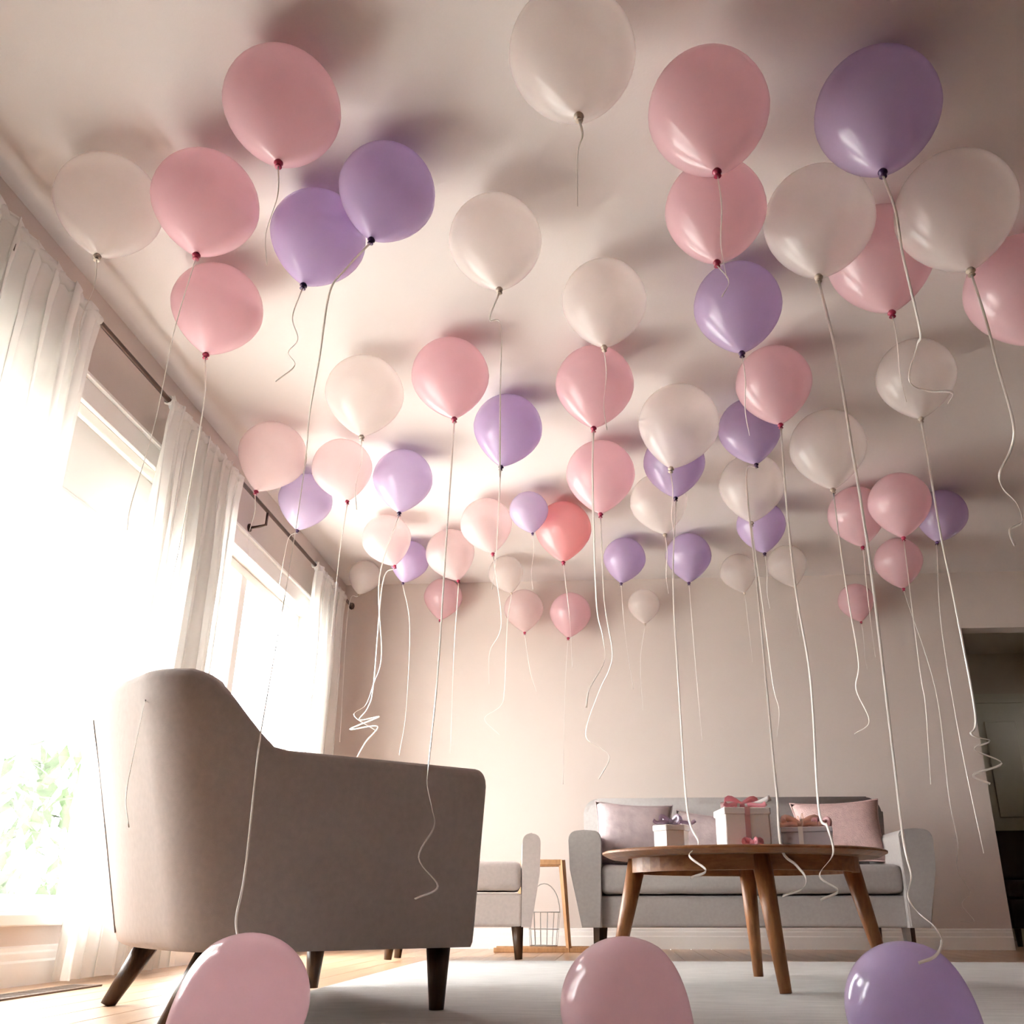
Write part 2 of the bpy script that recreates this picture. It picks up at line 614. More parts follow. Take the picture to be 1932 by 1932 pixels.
# ------------------------------------------------------------------ curtain rod and curtains
RODX, RODZ = -2.0, 2.41
rod = empty('curtain_rod', (RODX, 2.0, RODZ))
tag(rod, 'thin dark bronze curtain rod above the windows', 'curtain rod')
bm = bmesh.new()
tube(bm, [Vector((0, -1.35, 0)), Vector((0, 4.35, 0))], 0.011, 10)
obj('pole', bm, 'metal', rod, True)
for y in (2.30, 4.62):
    b = bmesh.new()
    tube(b, [Vector((0, y - 2.0, -0.005)), Vector((0, y - 2.0, -0.085)), Vector((-0.045, y - 2.0, -0.095)), Vector((-0.095, y - 2.0, -0.10))], 0.008, 8)
    br = obj('bracket', b, 'metal', rod, True)
    obj('bracket_plate', cn((-0.100, y - 2.0, -0.10), (-0.090, y - 2.0, -0.10), 0.024, 0.024, 14), 'metal', br, True)
obj('finial', lathe([(0, 0.03), (0.018, 0.02), (0.022, 0), (0.016, -0.02), (0, -0.028)], 14), 'metal', rod, True, (0, 4.365, 0))


def curtain(y0, y1, label, folds, top=RODZ, seed=1, amp=0.045, x=RODX):
    o = empty('sheer_curtain', (x, (y0 + y1) / 2, 0))
    tag(o, label, 'curtain', 'sheer white curtains')
    rnd = random.Random(seed)
    ph = [rnd.uniform(-0.6, 0.6) for _ in range(folds + 3)]
    nx, nz = folds * 10, 16
    b = bmesh.new()
    G = []
    ym = (y0 + y1) / 2
    for i in range(nx + 1):
        s = i / nx
        row = []
        for j in range(nz + 1):
            t = j / nz                      # 0 top, 1 bottom
            z = (top + 0.025) * (1 - t) + 0.012 * t
            k = s * folds
            ki = int(k)
            f = math.sin(2 * PI * k + ph[ki] * (1 - (k - ki)) + ph[ki + 1] * (k - ki) + 0.4 * math.sin(3 * t + ki))
            a_ = amp * (0.35 + 0.65 * min(1, t * 4)) * (0.75 + 0.35 * math.sin(ki * 2.1 + t * 1.4))
            yy = y0 + (y1 - y0) * s
            yy = ym + (yy - ym) * (0.94 + 0.08 * t) + 0.018 * math.sin(4 * PI * k + 1.0)
            # the cloth wraps the rod at the heading
            row.append(b.verts.new((f * a_ + (0.012 if t < 0.02 else 0.0), yy - ym, z)))
        G.append(row)
    for i in range(nx):
        for j in range(nz):
            b.faces.new((G[i][j], G[i + 1][j], G[i + 1][j + 1], G[i][j + 1]))
    obj('curtain_panel', b, 'curtain', o, True)
    # ruffled heading gathered on the rod
    b = bmesh.new()
    n = folds * 8
    for r_ in (0.016,):
        rows = []
        for i in range(n + 1):
            s = i / n
            yy = (y0 + (y1 - y0) * s - ym) * 0.94
            rr = r_ + 0.010 * (0.5 + 0.5 * math.sin(s * folds * 4 * PI))
            rows.append([b.verts.new((rr * math.cos(2 * PI * k / 8), yy, top + rr * math.sin(2 * PI * k / 8))) for k in range(8)])
        for A, B in zip(rows, rows[1:]):
            for k in range(8):
                j = (k + 1) % 8
                b.faces.new((A[k], A[j], B[j], B[k]))
    obj('gathered_heading', b, 'curtain', o, True)
    return o


curtain(2.12, 2.83, 'sheer white curtain nearest the viewpoint, cut by the picture edge', 6, seed=3)
curtain(3.36, 4.24, 'sheer white curtain in the middle, hanging between the two windows', 9, seed=5)
curtain(5.45, 6.20, 'sheer white curtain at the far corner beside the back wall', 7, seed=8)

# ------------------------------------------------------------------ rug, floor register
c0 = on_plane(725, 1812, z=0.0)
rugo = obj('area_rug', bx((0, 0, 0), (3.4, 3.55, 0.011), 0.004, 1), 'rug')
rugo.location = (-0.98, 1.25, 0.001)
tag(rugo, 'large pale grey wool rug under the coffee table', 'rug')
vp = on_plane(10, 1876, z=0)
vent = empty('floor_register', (-1.86, 3.02, 0.0), 0)
tag(vent, 'narrow brown floor register in the oak floor by the window', 'floor register')
bm = bmesh.new()
for a_, b_ in (((-0.055, -0.3, 0), (-0.043, 0.3, 0.006)), ((0.043, -0.3, 0), (0.055, 0.3, 0.006)), ((-0.043, -0.3, 0), (0.043, -0.29, 0.006)), ((-0.043, 0.29, 0), (0.043, 0.3, 0.006))):
    box(bm, a_, b_, 0.001, 1)
obj('frame', bm, 'vent', vent)
obj('grille_bed', bx((-0.043, -0.29, 0.0), (0.043, 0.29, 0.002)), 'slot', vent)
for k in range(24):
    y = -0.278 + k * 0.0242
    obj('slat', bx((-0.043, y - 0.004, 0.002), (0.043, y + 0.004, 0.005)), 'vent', vent)

# ------------------------------------------------------------------ seating
WALL_T = 0.10
CA = math.radians(36)


def smooth(a, b, x):
    t = max(0.0, min(1.0, (x - a) / (b - a)))     # a may lie above b
    return t * t * (3 - 2 * t)


def armchair(name, loc, rotz, label, W=1.02, DP=0.75):
    o = empty(name, loc, rotz)
    tag(o, label, 'armchair')
    zb, za, zt = 0.158, 0.612, 0.80
    hw, hd, rc = W / 2, DP / 2, 0.24
    path = []
    for s in (0, 0.006, 0.016, 0.03, 0.06, 0.12, 0.2, 0.28, 0.36, 0.42, 0.46, 0.50):
        if hd - s > -hd + rc + 0.005:
            path.append((hd - s, -hw, 0, -1, s))
    for k in range(17):
        a = PI / 2 * k / 16
        path.append((-hd + rc - rc * math.sin(a), -hw + rc - rc * math.cos(a), -math.sin(a), -math.cos(a), 9))
    for k in range(1, 7):
        path.append((-hd - 0.02 * math.sin(PI * k / 12), -hw + rc + (hw - rc) * k / 6, -1, 0, 9))
    mir = [(x, -y, nx, -ny, s) for x, y, nx, ny, s in path[::-1]][1:]
    path += mir
    b = bmesh.new()
    rings = []
    for x, y, nx, ny, s in path:
        h = za + (zt - za) * (1 - smooth(-hd + 0.07, -hd + 0.22, x))
        if x < -hd + 0.21:
            h += 0.018 * math.cos(PI * 0.5 * y / hw) - 0.01
        if s < 0.03:
            h -= 0.022 * (1 - math.sqrt(max(0, 1 - (1 - s / 0.03) ** 2)))
        prof = []
        T = WALL_T if x > -hd + 0.1 else WALL_T + 0.05
        for u, z in ((0.10, zb), (0.02, zb + 0.012), (0, zb + 0.05), (0, (zb + h) * 0.45), (0, h - 0.1), (0, h - 0.028), (0.05, h - 0.012), (0.16, h - 0.003), (0.5, h), (0.84, h - 0.003), (0.95, h - 0.012), (1, h - 0.028), (1, 0.44), (1, 0.25)):
            t = (z - zb) / (0.6)
            ins = 0.028 * (1 - min(1, t)) - 0.02 * max(0, t - 0.8)
            px_ = x - nx * (u * T + ins)
            py_ = y - ny * (u * T + ins)
            if s < 8:
                px_ -= 0.022 * (1 - min(1, t)) * smooth(0.25, 0, s)
            px_ -= 0.13 * max(0, t) * smooth(-hd + 0.34, -hd + 0.02, x)
            prof.append(b.verts.new((px_, py_, z)))
        rings.append(prof)
    for A, B in zip(rings, rings[1:]):
        for k in range(len(A) - 1):
            b.faces.new((A[k], A[k + 1], B[k + 1], B[k]))
    b.faces.new(rings[0])
    b.faces.new(rings[-1][::-1])
    sh = obj('backrest_and_arms', b, 'fabric', o, True)
    # corner seams on the outside of the back
    for sgn in (1,):
        pts = []
        for k in range(14):
            z = zb + 0.03 + (zt - 0.06 - zb) * k / 13
            t = (z - zb) / 0.6
            ins = 0.028 * (1 - min(1, t)) - 0.02 * max(0, t - 0.8)
            a = math.radians(86)
            x = -hd + rc - (rc - ins) * math.sin(a)
            y = -hw + rc - (rc - ins) * math.cos(a)
            x -= 0.13 * max(0, t) * smooth(-hd + 0.34, -hd + 0.02, -hd + rc - rc * math.sin(a))
            pts.append(Vector((x, sgn * -y, z)))
        bb = bmesh.new()
        tube(bb, pts, 0.003 if sgn > 0 else 0.0012, 6)
        obj('seam', bb, 'seam' if sgn > 0 else 'fabric', sh, True)
    obj('seat_base', bx((-hd + 0.12, -hw + 0.075, zb + 0.002), (hd - 0.035, hw - 0.075, 0.315), 0.012, 2), 'fabric', o)
    obj('seat_cushion', bx((-hd + 0.13, -hw + 0.105, 0.325), (hd - 0.01, hw - 0.105, 0.475), 0.035, 4), 'fabric', o, True)
    for sx, sy, dx in ((hd - 0.085, -1, 0.0), (hd - 0.085, 1, 0.0), (-hd + 0.12, -1, -0.085), (-hd + 0.12, 1, -0.085)):
        y = sy * (hw - (0.095 if dx == 0 else 0.2))
        obj('leg', cn((sx, y, zb + 0.004), (sx + dx, y + sy * 0.005, 0.0115 if dx == 0 else 0.0), 0.032, 0.019, 14), 'darkwood', o, True)
    return o


c1 = cw(-0.205 - 0.365 * math.cos(CA) - 0.51 * math.sin(CA), 2.49 - 0.365 * math.sin(CA) + 0.51 * math.cos(CA))
A1 = armchair('armchair', (c1.x, c1.y, 0.0), CA + YAW, 'taupe upholstered armchair in the foreground, seen from behind')


def arm_profile(w0, w1, zb, zt, out):
    """cross-section of a flared arm: inner side upright, outer side leaning out to a rounded top"""
    P = [(0, zb), (0, zt - 0.04)]
    for k in range(1, 6):
        a = PI / 2 * k / 6
        P.append((0.04 * (1 - math.cos(a)), zt - 0.04 + 0.04 * math.sin(a)))
    P.append((w1 * 0.5, zt + 0.004))
    for k in range(0, 6):
        a = PI / 2 * (1 - k / 6)
        P.append((w1 - 0.045 * (1 - math.cos(a)), zt - 0.045 + 0.045 * math.sin(a)))
    P.append((w1, zt - 0.05))
    P.append((w1 * 0.96, zt - 0.2))
    P.append((w0, zb))
    return [(out * x, z) for x, z in P]


def bench(loc, rotz):
    o = empty('upholstered_bench', loc, rotz)
    tag(o, 'taupe upholstered bench seat with low flared arms, half hidden behind the armchair', 'bench')
    hw, d0, d1 = 0.34, 0.0, 0.56
    obj('seat_base', bx((-hw, d0 + 0.03, 0.165), (hw, d1, 0.325), 0.012, 2), 'fabric', o)
    obj('seat_cushion', bx((-hw + 0.005, d0, 0.338), (hw - 0.005, d1 - 0.01, 0.482), 0.03, 4), 'fabric', o, True)
    for s in (-1, 1):
        b = bmesh.new()
        prism(b, [(s * hw + p[0], p[1]) for p in arm_profile(0.05, 0.095, 0.165, 0.62, s)], 'y', d0 - 0.005, d1)
        obj('arm', b, 'fabric', o, 2)
        for y in (d0 + 0.07, d1 - 0.07):
            obj('leg', cn((s * (hw - 0.02), y, 0.168), (s * (hw - 0.01), y, 0.0115 if y < 0.3 else 0.0), 0.032, 0.019, 14), 'darkwood', o, True)
    return o


eb = cw(-0.545, 4.86)
bench((eb.x, eb.y, 0), YAW + math.radians(3))

# sofa
SX0, SX1, SY0 = -0.24, 1.62, 5.02
SXC = (SX0 + SX1) / 2
so = empty('sofa', (SXC, SY0, 0))
tag(so, 'grey two seat sofa against the back wall', 'sofa')
hw = (SX1 - SX0) / 2
zb = 0.16
obj('seat_base', bx((-hw + 0.10, 0.03, zb), (hw - 0.10, 0.80, 0.315), 0.015, 3), 'sofafab', so)
obj('seat_cushion', bx((-hw + 0.135, 0.0, 0.325), (hw - 0.135, 0.62, 0.47), 0.04, 4), 'sofafab', so, True)
bm = bmesh.new()
prof = []
R_ = 0.09
bw = hw - 0.03
for cx_, cz_, a0 in ((bw - R_, 0.885 - R_, 0), (-bw + R_, 0.885 - R_, 90)):
    for k in range(9):
        a = math.radians(a0 + 90 * k / 8)
        prof.append((cx_ + R_ * math.cos(a), cz_ + R_ * math.sin(a)))
prof += [(-bw, 0.2), (bw, 0.2)]
prism(bm, prof, 'y', 0.62, 0.80)
bmesh.ops.bevel(bm, geom=[e for e in bm.edges if abs(e.verts[0].co.y - e.verts[1].co.y) < 1e-4 and max(e.verts[0].co.z, e.verts[1].co.z) > 0.3], offset=0.035, segments=3, affect='EDGES')
bk = obj('backrest', bm, 'sofafab', so, True)
bb = bmesh.new()
tube(bb, catmull([Vector((-bw + 0.05, 0.628, 0.76)), Vector((0, 0.628, 0.762)), Vector((bw - 0.05, 0.628, 0.76))], 4), 0.004, 6)
for s in (-1, 1):
    b = bmesh.new()
    prism(b, [(s * (hw - 0.145) + p[0], p[1]) for p in arm_profile(0.105, 0.175, zb, 0.645, s)], 'y', -0.02, 0.74)
    ends = [f for f in b.faces if abs(f.normal.y) > 0.9 or len(f.verts) > 6]
    bmesh.ops.bevel(b, geom=list({e for f in ends for e in f.edges}), offset=0.008, segments=2, affect='EDGES')
    obj('arm', b, 'sofafab', so, 2)
    for y in (0.08, 0.72):
        obj('leg', cn((s * (hw - 0.13), y, zb + 0.002), (s * (hw - 0.125), y, 0), 0.034, 0.026, 4), 'darkwood', so)


def pillow(name, loc, size, thick, rot, label, m):
    b = bmesh.new()
    n = 16
    top, bot = {}, {}
    for i in range(n + 1):
        for j in range(n + 1):
            u, v = -1 + 2 * i / n, -1 + 2 * j / n
            h = ((1 - u ** 4) * (1 - v ** 4)) ** 0.6
            pin = 1 - 0.10 * (1 - abs(u) ** 2) * (abs(v) ** 2)
            pin2 = 1 - 0.10 * (1 - abs(v) ** 2) * (abs(u) ** 2)
            x, z = u * size[0] / 2 * pin2, v * size[1] / 2 * pin
            top[i, j] = b.verts.new((x, -thick / 2 * h, z))
            bot[i, j] = b.verts.new((x, thick / 2 * h, z)) if 0 < i < n and 0 < j < n else top[i, j]
    for i in range(n):
        for j in range(n):
            b.faces.new((top[i, j], top[i + 1, j], top[i + 1, j + 1], top[i, j + 1]))
            b.faces.new((bot[i, j], bot[i, j + 1], bot[i + 1, j + 1], bot[i + 1, j]))
    o = empty(name, loc)
    o.rotation_euler = rot
    tag(o, label, 'cushion')
    c = obj('cushion_cover', b, m, o, True)
    bb = bmesh.new()
    ring = [top[k].co.copy() if False else None for k in []]
    edge = []
    for i in range(n + 1):
        u = -1 + 2 * i / n
        edge.append(Vector((u * size[0] / 2, 0, -size[1] / 2 * (1 - 0.10 * (1 - u * u)))))
    for j in range(1, n + 1):
        v = -1 + 2 * j / n
        edge.append(Vector((size[0] / 2 * (1 - 0.10 * (1 - v * v)), 0, v * size[1] / 2)))
    for i in range(n - 1, -1, -1):
        u = -1 + 2 * i / n
        edge.append(Vector((u * size[0] / 2, 0, size[1] / 2 * (1 - 0.10 * (1 - u * u)))))
    for j in range(n - 1, 0, -1):
        v = -1 + 2 * j / n
        edge.append(Vector((-size[0] / 2 * (1 - 0.10 * (1 - v * v)), 0, v * size[1] / 2)))
    strip(bb, edge, 0.008, 0.008, closed=True)
    obj('piping', bb, m, o, True)
    return o


pillow('throw_cushion', (SXC - 0.60, SY0 + 0.40, 0.655), (0.46, 0.38), 0.16, (math.radians(-18), math.radians(3), math.radians(4)), 'grey mauve cushion at the end of the sofa nearer the windows', 'pillowgrey')
pillow('throw_cushion', (SXC + 0.57, SY0 + 0.37, 0.66), (0.50, 0.37), 0.15, (math.radians(-18), math.radians(-2), math.radians(-5)), 'dusty pink knitted cushion at the end of the sofa nearer the hall', 'pillowpink')
pillow('throw_cushion', (SXC - 0.20, SY0 + 0.44, 0.635), (0.34, 0.30), 0.13, (math.radians(-18), math.radians(8), math.radians(-6)), 'small mauve cushion behind the white gift box', 'pillowgrey')

# ------------------------------------------------------------------ coffee table
TC = cw(0.645, 3.34)
TZ = 0.44
tb = empty('coffee_table', (TC.x, TC.y, 0), YAW)
tag(tb, 'oval walnut coffee table with splayed tapered legs', 'coffee table')
prof = [(0, TZ), (0.492, TZ), (0.5, TZ - 0.004), (0.5, TZ - 0.010), (0.470, TZ - 0.024), (0, TZ - 0.024)]
bm = lathe(prof, 56)
for v in bm.verts:
    v.co.y *= 0.84
obj('tabletop', bm, 'walnut', tb)
bm = lathe([(0.40, TZ - 0.024), (0.40, TZ - 0.072), (0.375, TZ - 0.072), (0.375, TZ - 0.024)], 48)
for v in bm.verts:
    v.co.y *= 0.80
obj('apron', bm, 'walnut', tb)
for a, rt, rf in ((-90, 0.30, 0.37), (90, 0.30, 0.37), (180, 0.375, 0.47), (0, 0.375, 0.47)):
    ca, sa = math.cos(math.radians(a)), math.sin(math.radians(a))
    obj('leg', cn((rt * ca + (0.07 if a == 90 else 0), rt * sa, TZ - 0.026), (rf * ca + (0.03 if a == -90 else 0.10 if a == 90 else 0), rf * sa, 0.0125), 0.033, 0.0185, 16), 'walnutleg', tb, True)


# ------------------------------------------------------------------ gifts
def loop(c, d, up, ln, ht):
    """one teardrop bow loop leaving c along d"""
    pts = []
    for k in range(17):
        a = 2 * PI * k / 16
        r = ln * (0.5 - 0.5 * math.cos(a))
        h = ht * math.sin(a) * (0.4 + 0.6 * (0.5 - 0.5 * math.cos(a)))
        pts.append(c + d * r + up * (h + 0.35 * r))
    return pts


def bow(parent, c, ln, ht, wid, m, n=2, ang=0.0, tails=True):
    c = Vector(c)
    for k in range(n):
        a = ang + 2 * PI * k / n
        d = Vector((math.cos(a), math.sin(a), 0))
        b = bmesh.new()
        strip(b, loop(c, d, Vector((0, 0, 1)), ln, ht), wid, 0.0015, up=d.cross(Vector((0, 0, 1))))
        obj('bow_loop', b, m, parent, True)
    obj('bow_knot', lathe([(0, 0.013), (0.011, 0.008), (0.013, 0), (0.010, -0.008), (0, -0.010)], 10), m, parent, True, c + Vector((0, 0, 0.006)))
    if tails:
        for s in (-1, 1):
            b = bmesh.new()
            strip(b, catmull([c, c + Vector((s * 0.03, -0.02, 0.006)), c + Vector((s * 0.06, -0.04, 0.000)), c + Vector((s * 0.075, -0.05, 0.008))], 5), wid * 0.8, 0.0012)
            obj('bow_tail', b, m, parent, True)


def on_table(u, lift=0.0, dd=0.0):
    p = at_dist(u, 1607, 3.30 + dd)
    return (p.x, p.y, TZ + 0.0005 + lift)


# white hexagonal box
g = empty('gift_box', on_table(1268, 0, -0.05), 0.2)
tag(g, 'small white six sided gift box with lilac bow on the coffee table', 'gift box')
bm = bmesh.new()
hexa = [(0.062 * math.cos(PI / 3 * k), 0.062 * math.sin(PI / 3 * k)) for k in range(6)]
prism(bm, hexa, 'z', 0.0, 0.068)
obj('box', bm, 'giftwhite', g)
bm = bmesh.new()
prism(bm, [(x * 1.07, y * 1.07) for x, y in hexa], 'z', 0.062, 0.082)
bmesh.ops.bevel(bm, geom=[e for e in bm.edges], offset=0.002, segments=1, affect='EDGES')
lid = obj('lid', bm, 'giftwhite', g)
for a in (0, PI / 3 * 1.5):
    b = bmesh.new()
    d = Vector((math.cos(a), math.sin(a), 0))
    strip(b, [d * -0.060 + Vector((0, 0, 0.0828)), d * 0.060 + Vector((0, 0, 0.0828))], 0.014, 0.001, up=Vector((0, 0, 1)))
    obj('ribbon_band', b, 'bowlilac', g)
bow(g, (0, 0, 0.088), 0.045, 0.016, 0.015, 'bowlilac', 4, 0.4)

# tall white box with pink bow
g = empty('gift_box', on_table(1404), 0.12)
tag(g, 'tall white gift box tied with a pink ribbon and bow', 'gift box')
obj('box', bx((-0.078, -0.078, 0), (0.078, 0.078, 0.135), 0.003, 1), 'giftwhite', g)
obj('lid', bx((-0.083, -0.083, 0.118), (0.083, 0.083, 0.142), 0.003, 1), 'giftwhite', g)
obj('side_shade', bx((0.079, -0.075, 0.002), (0.0805, 0.075, 0.116), 0, 1), 'giftshade', g)  # taupe sheet painting the shade on this side of the box
for yy in (-0.0795, 0.0795):
    obj('ribbon_band', bx((-0.009, yy - 0.001, 0.0), (0.009, yy + 0.001, 0.118)), 'bowrose', g)
obj('ribbon_band', bx((-0.009, -0.0855, 0.116), (0.009, 0.0855, 0.1435)), 'bowrose', g)
bow(g, (0, -0.01, 0.15), 0.055, 0.02, 0.02, 'bowpink', 2, 0.1)
b = bmesh.new()
strip(b, catmull([Vector((0.01, -0.02, 0.150)), Vector((0.05, -0.03, 0.158)), Vector((0.095, -0.05, 0.178))], 5), 0.02, 0.0012)
obj('bow_tail', b, 'giftwhite', g, True)
b = bmesh.new()
strip(b, catmull([Vector((-0.01, -0.02, 0.150)), Vector((-0.045, -0.03, 0.157)), Vector((-0.085, -0.04, 0.152))], 5), 0.02, 0.0012)
obj('bow_tail', b, 'giftwhite', g, True)
# pink rosette at its foot
r0 = on_table(1404, 0, 0)
ro = empty('ribbon_rosette', (r0[0] + 0.015, r0[1] - 0.125, TZ + 0.0005))
tag(ro, 'small coral pink ribbon rosette lying before the tall white gift box', 'ribbon bow')
bow(ro, (0, 0, 0.012), 0.032, 0.012, 0.018, 'bowpink', 4, 0.3, False)

# low grey box with peach bow
g = empty('gift_box', on_table(1526), -0.22)
tag(g, 'low pale grey gift box with peach bow beside the tall white one', 'gift box')
obj('box', bx((-0.085, -0.06, 0), (0.085, 0.06, 0.068), 0.002, 1), 'giftgrey', g)
obj('lid', bx((-0.088, -0.063, 0.060), (0.088, 0.063, 0.078), 0.002, 1), 'giftgrey', g)
obj('side_shade', bx((0.0855, -0.058, 0.002), (0.087, 0.058, 0.059)), 'giftshade', g)  # darker sheet for the shaded end of the grey box
for xx in (-0.02,):
    obj('ribbon_band', bx((xx - 0.008, -0.0645, 0.0), (xx + 0.008, -0.0635, 0.0785)), 'giftwhite', g)
obj('ribbon_band', bx((-0.028, -0.0645, 0.0775), (-0.012, 0.0645, 0.079)), 'giftwhite', g)
bow(g, (-0.02, 0, 0.085), 0.06, 0.018, 0.022, 'bowpeach', 4, 0.2)
bow(g, (0.055, -0.01, 0.086), 0.032, 0.018, 0.014, 'bowrose', 5, 0.5, False)

# ------------------------------------------------------------------ wooden rack with wire basket beside the sofa
rk = cw(-0.12, 5.98)
rack = empty('oak_frame_stand', (rk.x, rk.y, 0), YAW)
tag(rack, 'light oak frame stand beside the sofa, slanted posts', 'stand')
zt = 0.54
for y in (0, 0.24):
    for s in (-1, 1):
        obj('post', cn((s * 0.12 + 0.0, y, zt), (s * 0.165, y, 0.0), 0.022, 0.016, 4), 'oakframe', rack)
    obj('rail', bx((-0.12, y - 0.013, zt - 0.03), (0.12, y + 0.013, zt + 0.004), 0.003, 1), 'oakframe', rack)
    obj('rail', bx((-0.30, y - 0.012, 0.0), (0.30, y + 0.012, 0.028), 0.003, 1), 'oakframe', rack)
for s in (-1, 1):
    obj('cross_bar', bx((s * 0.12 - 0.013, 0.0, zt - 0.028), (s * 0.12 + 0.013, 0.24, zt + 0.002), 0.003, 1), 'oakframe', rack)
bk = empty('wire_basket', (rk.x + 0.0, rk.y + 0.11, 0.032), YAW)
tag(bk, 'small grey wire basket standing inside the oak frame stand', 'basket')
for z, r in ((0.004, 0.085), (0.10, 0.094), (0.20, 0.102)):
    b = bmesh.new()
    tube(b, [Vector((r * math.cos(2 * PI * k / 24), r * 0.8 * math.sin(2 * PI * k / 24), z)) for k in range(25)], 0.003, 6)
    obj('hoop', b, 'wire', bk, True)
for k in range(14):
    a = 2 * PI * k / 14
    obj('wire', cn((0.085 * math.cos(a), 0.068 * math.sin(a), 0.003), (0.102 * math.cos(a), 0.0816 * math.sin(a), 0.20), 0.002, 0.002, 5), 'wire', bk)
b = bmesh.new()
tube(b, [Vector((0.10 * math.cos(PI * k / 14), 0, 0.20 + 0.17 * math.sin(PI * k / 14))) for k in range(15)], 0.003, 6)
obj('handle', b, 'wire', bk, True)

# ------------------------------------------------------------------ dark chair in the hall
hc = on_plane(1935, 1690, y=YB + 0.75)
hch = empty('hall_chair', (hc.x + 0.06, YB + 0.72, 0), math.radians(-8))
tag(hch, 'black rounded chair standing in the dim hall', 'chair')
bm = bmesh.new()
prof = [(-0.25, 0.42), (-0.25, 0.72)] + [(-0.25 + 0.10 * (1 - math.cos(PI / 2 * k / 6)), 0.72 + 0.10 * math.sin(PI / 2 * k / 6)) for k in range(1, 7)]
prof += [(-x, z) for x, z in prof[::-1]]
prism(bm, prof, 'y', 0.22, 0.30)
obj('backrest', bm, 'black', hch)
obj('seat', bx((-0.26, -0.25, 0.32), (0.26, 0.30, 0.45), 0.03, 3), 'black', hch)
obj('skirt', bx((-0.25, -0.24, 0.12), (0.25, 0.29, 0.318), 0.01, 2), 'black', hch)
for sx in (-1, 1):
    for y in (-0.19, 0.24):
        obj('leg', cn((sx * 0.21, y, 0.125), (sx * 0.21, y, 0.0), 0.024, 0.018, 8), 'black', hch)

# ------------------------------------------------------------------ balloons
PROF = []
for k in range(0, 15):            # upper dome
    a = PI / 2 * k / 14
    PROF.append((math.sin(a), 1.03 * math.cos(a)))
for k in range(1, 19):            # lower taper to the neck
    t = k / 18
    z = -1.20 * t
    r = (1 - t ** 1.85) ** 0.86 * (1 - 0.06 * t) + 0.045 * t ** 6
    PROF.append((max(r, 0.045), z))
BODY = {}
KNOT = None


def balloon_meshes(m):
    global KNOT
    if m not in BODY:
        bm = lathe(PROF, 40)
        t = obj('tmp', bm, m, None, True)
        BODY[m] = t.data
        D.objects.remove(t)
    if KNOT is None:
        KNOT = {}
    return BODY[m]


def knot_mesh(m):
    if m not in KNOT:
        bm = lathe([(0.045, 0.02), (0.055, -0.005), (0.075, -0.03), (0.078, -0.055), (0.045, -0.080), (0.03, -0.09), (0.06, -0.125), (0.062, -0.132), (0, -0.115)], 16)
        t = obj('tmp', bm, m, None, True)
        KNOT[m] = t.data
        D.objects.remove(t)
    return KNOT[m]


